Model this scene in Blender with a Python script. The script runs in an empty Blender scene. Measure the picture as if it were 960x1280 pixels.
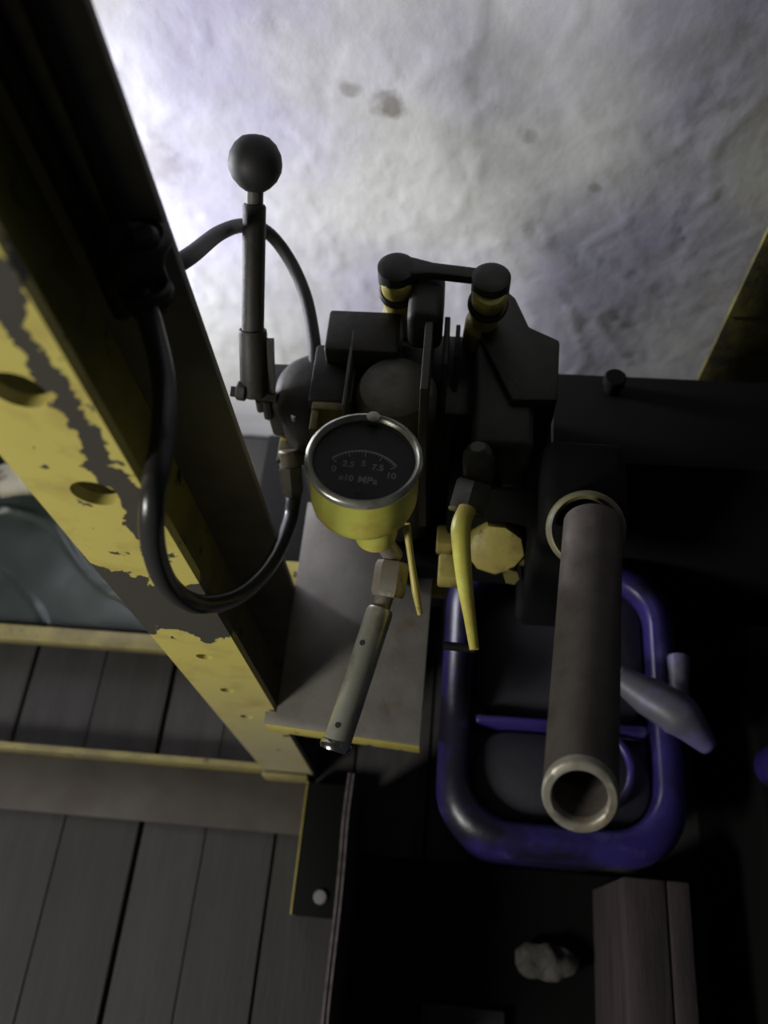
import bpy, bmesh, math, random
from mathutils import Vector, Matrix, noise
from math import sin, cos, pi, radians
random.seed(7)

# ------------------------------------------------------------------ camera
F = 1050.0; CAM_H = 1.5
n_ = Vector((50, -562, -F)).normalized()
Zc = -n_
Yc = Vector((200, 1980, -F)); Yc = (Yc - Yc.dot(Zc) * Zc).normalized()
Xc = Yc.cross(Zc)
M = Matrix((Xc, Yc, Zc))                       # camera axes -> world axes
O = Vector((0, 0, CAM_H))
sc = bpy.context.scene
C = sc.collection
cam = bpy.data.cameras.new('camera'); camo = bpy.data.objects.new('camera', cam); C.objects.link(camo)
cam.sensor_fit = 'HORIZONTAL'; cam.sensor_width = 36; cam.lens = F / 960 * 36
cam.clip_start = 0.02
camo.matrix_world = Matrix.Translation(O) @ M.to_4x4()
cam.dof.use_dof = True; cam.dof.focus_distance = 0.78; cam.dof.aperture_fstop = 5.0
sc.camera = camo

def P(u, v, z=None, y=None, t=None, x=None):
    """world point seen at photograph pixel (u,v) on the plane z=, y=, x= or at depth t"""
    r = M @ Vector(((u - 480) / F, -(v - 640) / F, -1))
    if z is not None: return O + r * ((z - CAM_H) / r.z)
    if y is not None: return O + r * (y / r.y)
    if x is not None: return O + r * (x / r.x)
    return O + r * t

# ------------------------------------------------------------------ world, lights, exposure
sc.view_settings.view_transform = 'Standard'; sc.view_settings.look = 'None'
sc.view_settings.gamma = 1; sc.view_settings.exposure = 0.0
sc.view_settings.use_curve_mapping = False
w = bpy.data.worlds.new('world'); sc.world = w; w.use_nodes = True
w.node_tree.nodes['Background'].inputs[0].default_value = (0.8, 0.9, 1.0, 1)
w.node_tree.nodes['Background'].inputs[1].default_value = 0.018

def area(name, loc, target, sx, sy, power, col):
    l = bpy.data.lights.new(name, 'AREA'); l.shape = 'RECTANGLE'; l.size = sx; l.size_y = sy
    l.energy = power; l.color = col
    o = bpy.data.objects.new(name, l); C.objects.link(o); o.location = loc
    o.rotation_euler = (Vector(target) - Vector(loc)).to_track_quat('-Z', 'Y').to_euler()
    return o
# daylight from an opening at the operator's left, then two added fills that graze the wall
area('doorway_daylight', (-1.35, -0.8, 1.30), (-0.1, 0.45, 0.6), 0.34, 0.5, 22, (1.0, 0.98, 0.92))
lw = area('left_wall_fill', (-0.94, 0.865, 0.68), (-0.25, 1.02, 0.60), 0.13, 0.5, 7.2, (0.93, 0.94, 1.0)); lw.data.spread = radians(110)  # added fill that brightens the wall's left part, no window known there
hw = area('upper_wall_fill', (0.36, 0.86, 1.55), (0.22, 1.02, 0.9), 0.5, 0.12, 0.33, (0.98, 1.0, 0.95)); hw.data.spread = radians(75)  # added fill for the upper right of the wall, no known source

# ------------------------------------------------------------------ materials
def mat(name, col, rough=0.6, metal=0.0, col2=None, scale=8.0, mask=(0.45, 0.6), bump=0.15, bscale=60.0,
        detail=6, stretch=None, spec=0.5, col3=None, scale3=30, mask3=(0.6, 0.7), alpha=None):
    m = bpy.data.materials.new(name); m.use_nodes = True
    nt = m.node_tree; b = nt.nodes['Principled BSDF']
    b.inputs['Roughness'].default_value = rough; b.inputs['Metallic'].default_value = metal
    b.inputs['Specular IOR Level'].default_value = spec
    tc = nt.nodes.new('ShaderNodeTexCoord'); mp = nt.nodes.new('ShaderNodeMapping')
    nt.links.new(tc.outputs['Object'], mp.inputs[0])
    if stretch: mp.inputs['Scale'].default_value = stretch
    def nz(s, det=detail):
        n = nt.nodes.new('ShaderNodeTexNoise'); n.inputs['Scale'].default_value = s; n.inputs['Detail'].default_value = det
        n.inputs['Roughness'].default_value = 0.65
        nt.links.new(mp.outputs[0], n.inputs[0]); return n
    def ramp(n, lo, hi):
        r = nt.nodes.new('ShaderNodeMapRange'); r.inputs['From Min'].default_value = lo; r.inputs['From Max'].default_value = hi
        nt.links.new(n.outputs[0], r.inputs[0]); return r
    cur = None
    def mix(a, bcol, fac):
        x = nt.nodes.new('ShaderNodeMix'); x.data_type = 'RGBA'
        nt.links.new(fac.outputs[0], x.inputs[0])
        if hasattr(a, 'links'): nt.links.new(a, x.inputs[6])
        else: x.inputs[6].default_value = (*a, 1)
        x.inputs[7].default_value = (*bcol, 1)
        return x.outputs[2]
    out = col
    if col2: out = mix(out, col2, ramp(nz(scale), *mask))
    if col3: out = mix(out, col3, ramp(nz(scale3), *mask3))
    if hasattr(out, 'links'): nt.links.new(out, b.inputs['Base Color'])
    else: b.inputs['Base Color'].default_value = (*out, 1)
    if bump:
        bp = nt.nodes.new('ShaderNodeBump'); bp.inputs['Strength'].default_value = bump; bp.inputs['Distance'].default_value = 0.004
        nt.links.new(nz(bscale).outputs[0], bp.inputs['Height']); nt.links.new(bp.outputs[0], b.inputs['Normal'])
    return m

YEL = (0.52, 0.44, 0.11)
M_yel = mat('yellow_paint', YEL, 0.42, col2=(0.38, 0.30, 0.07), scale=14, mask=(0.42, 0.72), col3=(0.07, 0.065, 0.05), scale3=45, mask3=(0.63, 0.67))
M_yel_clean = mat('yellow_gauge_paint', (0.55, 0.55, 0.10), 0.4, col2=(0.48, 0.37, 0.07), scale=20, mask=(0.45, 0.65))
M_yel_dirty = mat('greasy_yellow_paint', (0.20, 0.17, 0.03), 0.6, col2=(0.045, 0.04, 0.022), scale=11, mask=(0.35, 0.6), bump=0.25)
M_yel_oily = mat('oily_yellow_paint', (0.36, 0.30, 0.08), 0.5, col2=(0.20, 0.16, 0.05), scale=22, mask=(0.45, 0.65), col3=(0.05, 0.045, 0.03), scale3=35, mask3=(0.6, 0.68), bump=0.3)
M_post = mat('exposed_yellow_post_paint', (0.50, 0.43, 0.09), 0.5, col2=(0.22, 0.17, 0.05), scale=30, mask=(0.45, 0.65))
M_olive = mat('grimy_yellow_paint', (0.42, 0.37, 0.09), 0.6, col2=(0.22, 0.19, 0.07), scale=7, mask=(0.4, 0.65), col3=(0.035, 0.03, 0.022), scale3=25, mask3=(0.58, 0.68))
M_greybeam = mat('dusty_grey_paint', (0.34, 0.32, 0.27), 0.75, col2=(0.24, 0.22, 0.18), scale=9, mask=(0.4, 0.65))
M_iron = mat('dark_oily_iron', (0.020, 0.019, 0.016), 0.55, 0.2, col2=(0.034, 0.031, 0.018), scale=18, mask=(0.45, 0.7), bump=0.3)
M_iron2 = mat('grey_cast_iron', (0.085, 0.083, 0.07), 0.5, 0.2, col2=(0.04, 0.038, 0.03), scale=16, mask=(0.4, 0.65), bump=0.25)
M_black = mat('black_paint', (0.0045, 0.0045, 0.0045), 0.8, spec=0.15, bump=0.1)
M_rubber = mat('black_rubber', (0.010, 0.010, 0.010), 0.6, bump=0.05)
M_hose = mat('black_glossy_hose', (0.03, 0.03, 0.03), 0.28, bump=0.08, bscale=120, spec=0.7)
M_plate = mat('worn_grey_steel_plate', (0.26, 0.245, 0.215), 0.55, 0.2, col2=(0.17, 0.155, 0.14), scale=10, mask=(0.4, 0.65), col3=(0.16, 0.12, 0.075), scale3=22, mask3=(0.58, 0.72))
M_steel = mat('scratched_steel', (0.55, 0.55, 0.46), 0.28, 0.65, col2=(0.22, 0.21, 0.16), scale=25, mask=(0.5, 0.7), bump=0.1)
M_chrome = mat('polished_steel', (0.7, 0.7, 0.66), 0.18, 1.0, bump=0.03)
M_nut = mat('worn_steel_nut', (0.34, 0.30, 0.24), 0.42, 0.6, col2=(0.16, 0.13, 0.08), scale=40, mask=(0.45, 0.65))
M_pipe = mat('dull_brown_steel_pipe', (0.115, 0.10, 0.088), 0.55, 0.5, col2=(0.075, 0.062, 0.054), scale=30, mask=(0.4, 0.65), bump=0.2, bscale=150)
M_pipe_end = mat('bare_cut_steel', (0.36, 0.34, 0.28), 0.45, 0.5, col2=(0.22, 0.18, 0.13), scale=40, mask=(0.45, 0.65))
M_bore = mat('bore_shade_and_black_parts', (0.012, 0.011, 0.01), 0.8)
M_blue = mat('violet_blue_plastic', (0.032, 0.022, 0.15), 0.36, col2=(0.10, 0.085, 0.26), scale=16, mask=(0.55, 0.72), bump=0.12, bscale=40, detail=4, col3=(0.012, 0.010, 0.022), scale3=5, mask3=(0.44, 0.58))  # near-black blotches put the shade of the tub's dim side into its colour
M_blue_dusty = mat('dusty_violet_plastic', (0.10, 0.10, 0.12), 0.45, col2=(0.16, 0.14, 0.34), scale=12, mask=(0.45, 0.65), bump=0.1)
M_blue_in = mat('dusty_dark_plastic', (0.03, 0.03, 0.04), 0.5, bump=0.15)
M_dial = mat('black_dial', (0.012, 0.012, 0.012), 0.6, bump=0)
M_print = mat('white_dial_print', (0.42, 0.42, 0.41), 0.7, bump=0)
M_sheet = mat('dark_green_plastic_sheet', (0.026, 0.036, 0.030), 0.33, col2=(0.05, 0.062, 0.053), scale=5, mask=(0.4, 0.7), bump=0.3, bscale=10)
M_stone = mat('grey_rubble', (0.10, 0.095, 0.085), 0.9, col2=(0.045, 0.04, 0.037), scale=25, mask=(0.45, 0.6), bump=0.6)
M_rag = mat('pale_dirty_cloth', (0.42, 0.40, 0.30), 0.9, col2=(0.12, 0.11, 0.07), scale=20, mask=(0.45, 0.6), bump=0.6)
M_wood = [mat('plank_wood_%s' % k, c, 0.75, col2=tuple(q * 0.62 for q in c), scale=5, mask=(0.35, 0.7), stretch=(7, 0.7, 7), bump=0.35, bscale=16,
              col3=tuple(q * 0.45 for q in c), scale3=14, mask3=(0.6, 0.75)) for k, c in
          (('pale', (0.048, 0.045, 0.043)), ('grey', (0.042, 0.039, 0.039)), ('brown', (0.037, 0.034, 0.032)))]
M_crate = mat('rough_reddish_board', (0.065, 0.047, 0.051), 0.8, col2=(0.033, 0.025, 0.027), scale=6, mask=(0.4, 0.65), stretch=(6, 0.8, 6), bump=0.4)
M_pane = mat('crate_side_panel', (0.05, 0.045, 0.045), 0.7, col2=(0.025, 0.022, 0.022), scale=20, mask=(0.4, 0.65))
M_edge = mat('pale_raw_edge', (0.12, 0.10, 0.105), 0.7, col2=(0.06, 0.048, 0.05), scale=60, mask=(0.45, 0.65))
M_yel_dull = mat('dull_yellow_paint', (0.30, 0.26, 0.10), 0.5, col2=(0.20, 0.17, 0.08), scale=14, mask=(0.42, 0.62), col3=(0.07, 0.065, 0.05), scale3=45, mask3=(0.6, 0.66))
M_railtop = mat('brown_rail_face', (0.085, 0.075, 0.066), 0.65, 0.2, col2=(0.06, 0.05, 0.045), scale=9, mask=(0.4, 0.65))

def chipped_mat():
    """yellow paint peeled off in patches down to grey steel: along the right side and in a broad band"""
    m = bpy.data.materials.new('peeling_yellow_paint'); m.use_nodes = True; nt = m.node_tree; N = nt.nodes; L = nt.links
    b = N['Principled BSDF']
    tc = N.new('ShaderNodeTexCoord'); sp = N.new('ShaderNodeSeparateXYZ'); L.new(tc.outputs['Object'], sp.inputs[0])
    def math_(op, a, c=None):
        x = N.new('ShaderNodeMath'); x.operation = op
        for i, q in enumerate((a, c)):
            if q is None: continue
            if isinstance(q, (int, float)): x.inputs[i].default_value = q
            else: L.new(q, x.inputs[i])
        return x.outputs[0]
    def noi(s, det=8, mp=None):
        n = N.new('ShaderNodeTexNoise'); n.inputs['Scale'].default_value = s; n.inputs['Detail'].default_value = det; n.inputs['Roughness'].default_value = .6
        L.new(tc.outputs['Object'], n.inputs[0]); return n.outputs[0]
    # object coordinates: x -0.042..0.042 across the flange, z up the post
    wob = math_('ADD', math_('MULTIPLY', math_('SUBTRACT', noi(13), 0.5), 0.07), math_('MULTIPLY', math_('SUBTRACT', noi(60), 0.5), 0.03))
    xx = math_('ADD', sp.outputs[0], wob)
    # strip along the right side, above z = .93
    strip = math_('LESS_THAN', math_('ABSOLUTE', math_('SUBTRACT', xx, 0.023)), 0.0085)
    strip = math_('MULTIPLY', strip, math_('GREATER_THAN', math_('ADD', sp.outputs[2], wob), 0.90))
    # broad worn band where the hose rubs
    zz = math_('ADD', sp.outputs[2], math_('MULTIPLY', math_('SUBTRACT', noi(14), 0.5), 0.22))
    band = math_('LESS_THAN', math_('ABSOLUTE', math_('SUBTRACT', zz, 0.79)), 0.065)
    small = math_('GREATER_THAN', noi(40), 0.665)
    mask = math_('MAXIMUM', math_('MAXIMUM', strip, band), small)
    fade = N.new('ShaderNodeMapRange'); fade.inputs['From Min'].default_value = 0.2; fade.inputs['From Max'].default_value = 0.65
    L.new(sp.outputs[2], fade.inputs[0])
    dusty = N.new('ShaderNodeMix'); dusty.data_type = 'RGBA'; L.new(fade.outputs[0], dusty.inputs[0])
    dusty.inputs[6].default_value = (0.40, 0.36, 0.22, 1); dusty.inputs[7].default_value = (0.58, 0.50, 0.13, 1)
    mot = N.new('ShaderNodeMix'); mot.data_type = 'RGBA'
    mr = N.new('ShaderNodeMapRange'); mr.inputs['From Min'].default_value = .5; mr.inputs['From Max'].default_value = .75
    L.new(noi(18), mr.inputs[0]); L.new(mr.outputs[0], mot.inputs[0]); L.new(dusty.outputs[2], mot.inputs[6]); mot.inputs[7].default_value = (0.40, 0.31, 0.09, 1)
    mx = N.new('ShaderNodeMix'); mx.data_type = 'RGBA'; L.new(mask, mx.inputs[0]); L.new(mot.outputs[2], mx.inputs[6]); mx.inputs[7].default_value = (0.062, 0.057, 0.046, 1)
    L.new(mx.outputs[2], b.inputs['Base Color']); b.inputs['Roughness'].default_value = 0.45
    bp = N.new('ShaderNodeBump'); bp.inputs['Strength'].default_value = .5; bp.inputs['Distance'].default_value = .0015; bp.invert = True
    L.new(mask, bp.inputs['Height']); L.new(bp.outputs[0], b.inputs['Normal'])
    return m
M_chip = chipped_mat()

def wall_mat():
    m = bpy.data.materials.new('whitewashed_plaster'); m.use_nodes = True; nt = m.node_tree; N = nt.nodes; L = nt.links
    b = N['Principled BSDF']; b.inputs['Roughness'].default_value = 0.85
    tc = N.new('ShaderNodeTexCoord')
    def noi(s, det=8, st=None):
        n = N.new('ShaderNodeTexNoise'); n.inputs['Scale'].default_value = s; n.inputs['Detail'].default_value = det
        if st:
            mp = N.new('ShaderNodeMapping'); mp.inputs['Scale'].default_value = st; L.new(tc.outputs['Object'], mp.inputs[0]); L.new(mp.outputs[0], n.inputs[0])
        else: L.new(tc.outputs['Object'], n.inputs[0])
        return n.outputs[0]
    def mixc(fac, a, c):
        x = N.new('ShaderNodeMix'); x.data_type = 'RGBA'; L.new(fac, x.inputs[0])
        if isinstance(a, tuple): x.inputs[6].default_value = (*a, 1)
        else: L.new(a, x.inputs[6])
        x.inputs[7].default_value = (*c, 1); return x.outputs[2]
    def mr(i, lo, hi, t0=0, t1=1):
        r = N.new('ShaderNodeMapRange'); r.inputs['From Min'].default_value = lo; r.inputs['From Max'].default_value = hi
        r.inputs['To Min'].default_value = t0; r.inputs['To Max'].default_value = t1
        L.new(i, r.inputs[0]); return r.outputs[0]
    c = mixc(mr(noi(2.2, 4), .42, .62), (0.74, 0.745, 0.74), (0.57, 0.55, 0.73))       # patches of lilac tint mixed into the wall colour
    c = mixc(mr(noi(9, 8, (0.6, 1, 1.6)), .48, .75, 0, .55), c, (0.50, 0.49, 0.49))
    # damp stains of their own shape
    for (u, v, rad, k) in ((437, 112, .014, .5), (490, 133, .026, .75), (195, 200, .05, .35), (745, 236, .012, .5), (662, 170, .012, .4), (918, 130, .012, .35)):
        p = P(u, v, y=0.97)
        vd = N.new('ShaderNodeVectorMath'); vd.operation = 'DISTANCE'; L.new(tc.outputs['Object'], vd.inputs[0]); vd.inputs[1].default_value = (p.x, 0, p.z)
        ad = N.new('ShaderNodeMath'); ad.operation = 'ADD'; L.new(vd.outputs['Value'], ad.inputs[0])
        L.new(mr(noi(40, 3), .3, .7, -rad * .4, rad * .4), ad.inputs[1])
        c = mixc(mr(ad.outputs[0], rad * .35, rad, k, 0), c, (0.20, 0.17, 0.15))
    L.new(c, b.inputs['Base Color'])
    bp = N.new('ShaderNodeBump'); bp.inputs['Strength'].default_value = .35; bp.inputs['Distance'].default_value = .003
    L.new(noi(28, 8), bp.inputs['Height']); L.new(bp.outputs[0], b.inputs['Normal'])
    return m
M_wall = wall_mat()

# ------------------------------------------------------------------ mesh helpers
class MB:
    def __init__(s): s.bm = bmesh.new()
    def box(s, a, b, bev=0.0, seg=2, rot=None, piv=None):
        a = Vector(a); b = Vector(b); c = (a + b) / 2; d = b - a
        t = bmesh.new(); bmesh.ops.create_cube(t, size=1.0)
        for v in t.verts: v.co = Vector((v.co.x * d.x, v.co.y * d.y, v.co.z * d.z)) + c
        if bev: bmesh.ops.bevel(t, geom=list(t.edges), offset=bev, segments=seg, affect='EDGES', profile=0.5)
        if rot:
            pv = Vector(piv) if piv is not None else c
            for v in t.verts: v.co = rot @ (v.co - pv) + pv
        s.add(t); return s
    def add(s, t):
        me = bpy.data.meshes.new('tmp'); t.to_mesh(me); t.free(); s.bm.from_mesh(me); bpy.data.meshes.remove(me)
    def lathe(s, a, axis, prof, seg=40, closed=False, hexa=False, spin=0.0):
        """prof: list of (radius, distance along the axis from a)"""
        a = Vector(a); ax = Vector(axis).normalized()
        x = ax.orthogonal().normalized(); y = ax.cross(x)
        if hexa: seg = hexa
        rings = []
        for r, h in prof:
            if r < 1e-6: rings.append([s.bm.verts.new(a + ax * h)])
            else: rings.append([s.bm.verts.new(a + ax * h + (x * cos(2 * pi * i / seg + spin) + y * sin(2 * pi * i / seg + spin)) * r) for i in range(seg)])
        pairs = list(zip(rings[:-1], rings[1:]))
        if closed: pairs.append((rings[-1], rings[0]))
        for p, q in pairs:
            if len(p) == 1 and len(q) == 1: continue
            for i in range(seg):
                j = (i + 1) % seg
                if len(p) == 1: s.bm.faces.new((p[0], q[j], q[i]))
                elif len(q) == 1: s.bm.faces.new((p[i], p[j], q[0]))
                else: s.bm.faces.new((p[i], p[j], q[j], q[i]))
        if not closed:
            for rg, fl in ((rings[0], True), (rings[-1], False)):
                if len(rg) > 1: s.bm.faces.new(list(reversed(rg)) if fl else rg)
        return s
    def cyl(s, a, b, r, r2=None, seg=28, ch=0.0):
        a = Vector(a); b = Vector(b); L = (b - a).length; r2 = r if r2 is None else r2
        prof = [(r, 0), (r2, L)] if not ch else [(r - ch, 0), (r, ch), (r2, L - ch), (r2 - ch, L)]
        return s.lathe(a, b - a, prof, seg)
    def hexn(s, a, b, r, spin=0.0, sides=6):
        a = Vector(a); b = Vector(b); L = (b - a).length
        return s.lathe(a, b - a, [(r * .88, 0), (r, L * .12), (r, L * .88), (r * .88, L)], hexa=sides, spin=spin)
    def tube(s, pts, r, seg=14, n=10, radii=None):
        pts = [Vector(p) for p in pts]
        P_ = [pts[0] * 2 - pts[1]] + pts + [pts[-1] * 2 - pts[-2]]
        out = []; rr = []
        for i in range(1, len(P_) - 2):
            for k in range(n):
                t = k / n; p0, p1, p2, p3 = P_[i - 1:i + 3]
                out.append(0.5 * ((2 * p1) + (p2 - p0) * t + (2 * p0 - 5 * p1 + 4 * p2 - p3) * t * t + (3 * p1 - p0 - 3 * p2 + p3) * t ** 3))
                rr.append(r if radii is None else radii[i - 1] * (1 - t) + radii[i] * t)
        out.append(pts[-1]); rr.append(r if radii is None else radii[-1])
        T = (out[1] - out[0]).normalized(); x = T.orthogonal().normalized(); rings = []
        for i, p in enumerate(out):
            T2 = (out[min(i + 1, len(out) - 1)] - out[max(i - 1, 0)]).normalized()
            x = (x - T2 * x.dot(T2)).normalized(); y = T2.cross(x)
            rings.append([s.bm.verts.new(p + (x * cos(2 * pi * k / seg) + y * sin(2 * pi * k / seg)) * rr[i]) for k in range(seg)])
        for p, q in zip(rings[:-1], rings[1:]):
            for i in range(seg):
                j = (i + 1) % seg; s.bm.faces.new((p[i], p[j], q[j], q[i]))
        s.bm.faces.new(list(reversed(rings[0]))); s.bm.faces.new(rings[-1])
        return s
    def prism(s, poly, d, bev=0.0):
        """poly: 3D points of a flat outline, d: extrusion vector"""
        t = bmesh.new(); d = Vector(d)
        a = [t.verts.new(Vector(p)) for p in poly]; b = [t.verts.new(Vector(p) + d) for p in poly]
        t.faces.new(a); t.faces.new(list(reversed(b)))
        for i in range(len(a)):
            j = (i + 1) % len(a); t.faces.new((a[j], a[i], b[i], b[j]))
        bmesh.ops.recalc_face_normals(t, faces=t.faces)
        if bev: bmesh.ops.bevel(t, geom=list(t.edges), offset=bev, segments=2, affect='EDGES', profile=0.5)
        s.add(t); return s
    def torus(s, c, axis, R, r, seg=48, sec=12):
        return s.lathe(c, axis, [(R + r * cos(2 * pi * k / sec), r * sin(2 * pi * k / sec)) for k in range(sec)], seg, closed=True)
    def plate_holes(s, w, h, th, holes, seg=24):
        """plate in the xz plane centred on x, z 0..h, front at y=0, back at y=th; holes (x, z, r) sorted by z"""
        t = bmesh.new()
        zs = [0.0]
        for (x, z, r) in holes: zs += [z - r * 1.6, z + r * 1.6]
        zs.append(h)
        X0, X1 = -w / 2, w / 2
        def quad(y, z0, z1): return [Vector((X0, y, z0)), Vector((X1, y, z0)), Vector((X1, y, z1)), Vector((X0, y, z1))]
        for y in (0, th):
            for i in range(len(zs) - 1):
                if i % 2 == 0: t.faces.new([t.verts.new(p) for p in quad(y, zs[i], zs[i + 1])])
                else:
                    x, z, r = holes[i // 2]; z0, z1 = zs[i], zs[i + 1]
                    ins = []; outs = []
                    for k in range(seg):
                        a = 2 * pi * (k + .5) / seg; dx, dz = cos(a), sin(a)
                        ins.append(t.verts.new((x + r * dx, y, z + r * dz)))
                        fx = ((X1 - x) if dx > 0 else (X0 - x)) / dx; fz = ((z1 - z) if dz > 0 else (z0 - z)) / dz
                        f = min(fx, fz); outs.append((x + f * dx, y, z + f * dz))
                    ov = [t.verts.new(p) for p in outs]
                    cor = [(X0, z0), (X1, z0), (X1, z1), (X0, z1)]
                    for k in range(seg):
                        j = (k + 1) % seg; f = [ins[k], ins[j], ov[j]]
                        pa, pb = ov[j].co, ov[k].co
                        if abs(pa.x - pb.x) > 1e-6 and abs(pa.z - pb.z) > 1e-6:
                            c = min(cor, key=lambda q: (Vector((q[0], y, q[1])) - (pa + pb) / 2).length)
                            f.append(t.verts.new((c[0], y, c[1])))
                        f.append(ov[k]); t.faces.new(f)
        for (x, z, r) in holes:
            for k in range(seg):
                a0 = 2 * pi * (k + .5) / seg; a1 = 2 * pi * (k + 1.5) / seg
                t.faces.new([t.verts.new(q) for q in ((x + r * cos(a0), 0, z + r * sin(a0)), (x + r * cos(a1), 0, z + r * sin(a1)), (x + r * cos(a1), th, z + r * sin(a1)), (x + r * cos(a0), th, z + r * sin(a0)))])
        for q in (((X0, 0), (X0, 1)), ((X1, 0), (X1, 1))):
            X = q[0][0]; t.faces.new([t.verts.new(p) for p in ((X, 0, 0), (X, th, 0), (X, th, h), (X, 0, h))])
        for z in (0, h): t.faces.new([t.verts.new(p) for p in ((X0, 0, z), (X1, 0, z), (X1, th, z), (X0, th, z))])
        bmesh.ops.remove_doubles(t, verts=t.verts, dist=1e-6); bmesh.ops.recalc_face_normals(t, faces=t.faces)
        s.add(t); return s
    def rough(s, amp, sc_, seed=0.0):
        for v in s.bm.verts:
            q = v.co * sc_ + Vector((seed, seed * 1.7, -seed)); v.co += Vector((noise.noise(q), noise.noise(q + Vector((9, 3, 1))), noise.noise(q + Vector((4, 8, 7))))) * amp
        return s

def worldloc(o):
    p = Vector((0, 0, 0))
    while o: p += o.location; o = o.parent
    return p

def obj(name, mb, m, parent=None, smooth=40, origin=None, label=None):
    bmesh.ops.recalc_face_normals(mb.bm, faces=mb.bm.faces)
    me = bpy.data.meshes.new(name)
    vs = [v.co for v in mb.bm.verts]
    if origin is None:
        lo = Vector([min(v[i] for v in vs) for i in range(3)]); hi = Vector([max(v[i] for v in vs) for i in range(3)])
        origin = Vector(((lo.x + hi.x) / 2, (lo.y + hi.y) / 2, lo.z))
    origin = Vector(origin)
    for v in mb.bm.verts: v.co -= origin
    ang = radians(smooth)
    for f in mb.bm.faces: f.smooth = True
    for e in mb.bm.edges:
        if len(e.link_faces) != 2 or e.calc_face_angle(0) > ang: e.smooth = False
    mb.bm.to_mesh(me); mb.bm.free()
    me.materials.append(m)
    o = bpy.data.objects.new(name, me); C.objects.link(o)
    if parent: o.parent = parent; o.location = origin - worldloc(parent)
    else: o.location = origin
    if label: o['label'] = label
    return o

def thing(name, label, cat, loc, group=None):
    o = bpy.data.objects.new(name, None); o.empty_display_size = 0.05; C.objects.link(o); o.location = Vector(loc)
    o['label'] = label; o['category'] = cat
    if group: o['group'] = group
    return o
def tag(o, label, cat, group=None):
    o['label'] = label; o['category'] = cat
    if group: o['group'] = group
    return o
def struct(name, mb, m, **k):
    o = obj(name, mb, m, **k); o['kind'] = 'structure'; return o

def grid_mb(x0, x1, y0, y1, nx, ny, f):
    mb = MB(); vs = [[mb.bm.verts.new(f(x0 + (x1 - x0) * i / nx, y0 + (y1 - y0) * j / ny)) for j in range(ny + 1)] for i in range(nx + 1)]
    for i in range(nx):
        for j in range(ny): mb.bm.faces.new((vs[i][j], vs[i + 1][j], vs[i + 1][j + 1], vs[i][j + 1]))
    return mb

# ------------------------------------------------------------------ setting
WY = 0.97
def wf(x, z):
    a = noise.noise(Vector((x * 3, 0, z * 4))) * .005 + noise.noise(Vector((x * 14 + 3, 1, z * 20))) * .0009
    r = abs(noise.noise(Vector((x * 9 + 7, 5, z * 9 + x * 6)))); a -= max(0, .05 - r) * .02          # trowel ridges
    r = abs(noise.noise(Vector((x * 16 - 7, 2, z * 12 - x * 9)))); a += max(0, .03 - r) * .03
    return Vector((x, WY + a, z))
wb = grid_mb(-1.6, 1.3, -0.02, 1.9, 330, 230, wf)
wo = struct('wall_back', wb, M_wall, origin=(0, WY, 0), smooth=180)
wl = MB()
LX = -1.0
for (y0, y1, z0, z1) in ((.5, .76, 0, 1.9), (.965, 1.0, 0, 1.9), (.76, .965, 0, .40), (.76, .965, .96, 1.9)):
    wl.box((LX - .08, y0, z0), (LX, y1, z1))
struct('wall_left', wl, M_wall)
wf_ = MB()
for (y0, y1, z0, z1) in ((.76, .775, .40, .96), (.95, .965, .40, .96), (.775, .95, .40, .415), (.775, .95, .945, .96)):
    wf_.box((LX - .06, y0, z0), (LX + .01, y1, z1), bev=.002)
struct('added_window_1', wf_, M_railtop)  # unseen frame, added to go with the left fill light
# the wall material measures its stains from the object origin at x=0, z=0

fl = MB().box((-1.6, -0.7, -0.06), (1.3, 1.0, -0.025))
floor = struct('floor', fl, M_black)
seams = [(-1.48, .004), (-1.36, .003), (-1.24, .004), (-1.12, .003), (-1.0, .003), (-.885, .004), (-.765, .006), (-.63, .002), (-.495, .008), (-.382, .0015), (-.262, .004),
         (-.14, .004), (-.01, .004), (.12, .004), (.25, .004), (.37, .004), (.49, .004), (.61, .004), (.73, .004), (.85, .004), (.97, .004), (1.09, .004), (1.21, .004)]
for i in range(len(seams) - 1):
    a, g0 = seams[i]; b, g1 = seams[i + 1]
    dz = random.uniform(-.003, 0)
    mb = MB()
    x0, x1 = a + g0 / 2, b - g1 / 2
    ny = 14
    mb.box((x0, -0.68, -0.025), (x1, WY - 0.012, dz), bev=.0015, seg=1)
    obj('plank', mb, M_wood[(i * 7 + 1) % 3], floor)

# ------------------------------------------------------------------ left upright of the press (channel section)
UX0, UX1, UY0, UY1 = -.290, -.206, .262, .436
up = thing('press_upright', 'peeling yellow steel channel upright with pin holes, standing left of the pump', 'steel post', ((UX0 + UX1) / 2, UY0, 0))
UZ = 1.42
holes = []
for (u, v, r) in ((308, 896, .0085), (284, 863, .0085), (255, 821, .0085), (118, 617, .0165), (22, 488, .0165)):
    p = P(u, v, y=UY0); holes.append((p.x - (UX0 + UX1) / 2, p.z - 0.02, r))
mb = MB().plate_holes(UX1 - UX0, UZ - .02, .009, holes)
for v in mb.bm.verts: v.co += Vector(((UX0 + UX1) / 2, UY0, 0.02))
obj('front_flange', mb, M_chip, up, smooth=30, origin=((UX0 + UX1) / 2, UY0, 0), label='yellow flange with peeling paint and round holes')
obj('web', MB().box((UX0, UY0 + .0092, .02), (UX0 + .008, UY1 - .0092, UZ), bev=.001), M_olive, up)
obj('rear_flange', MB().box((UX0, UY1 - .009, .02), (UX1, UY1, UZ), bev=.001), M_greybeam, up)
obj('foot_plate', MB().box((UX0 - .002, UY0 - .002, .0), (UX1, UY1, .0195), bev=.002), M_railtop, up)

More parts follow.
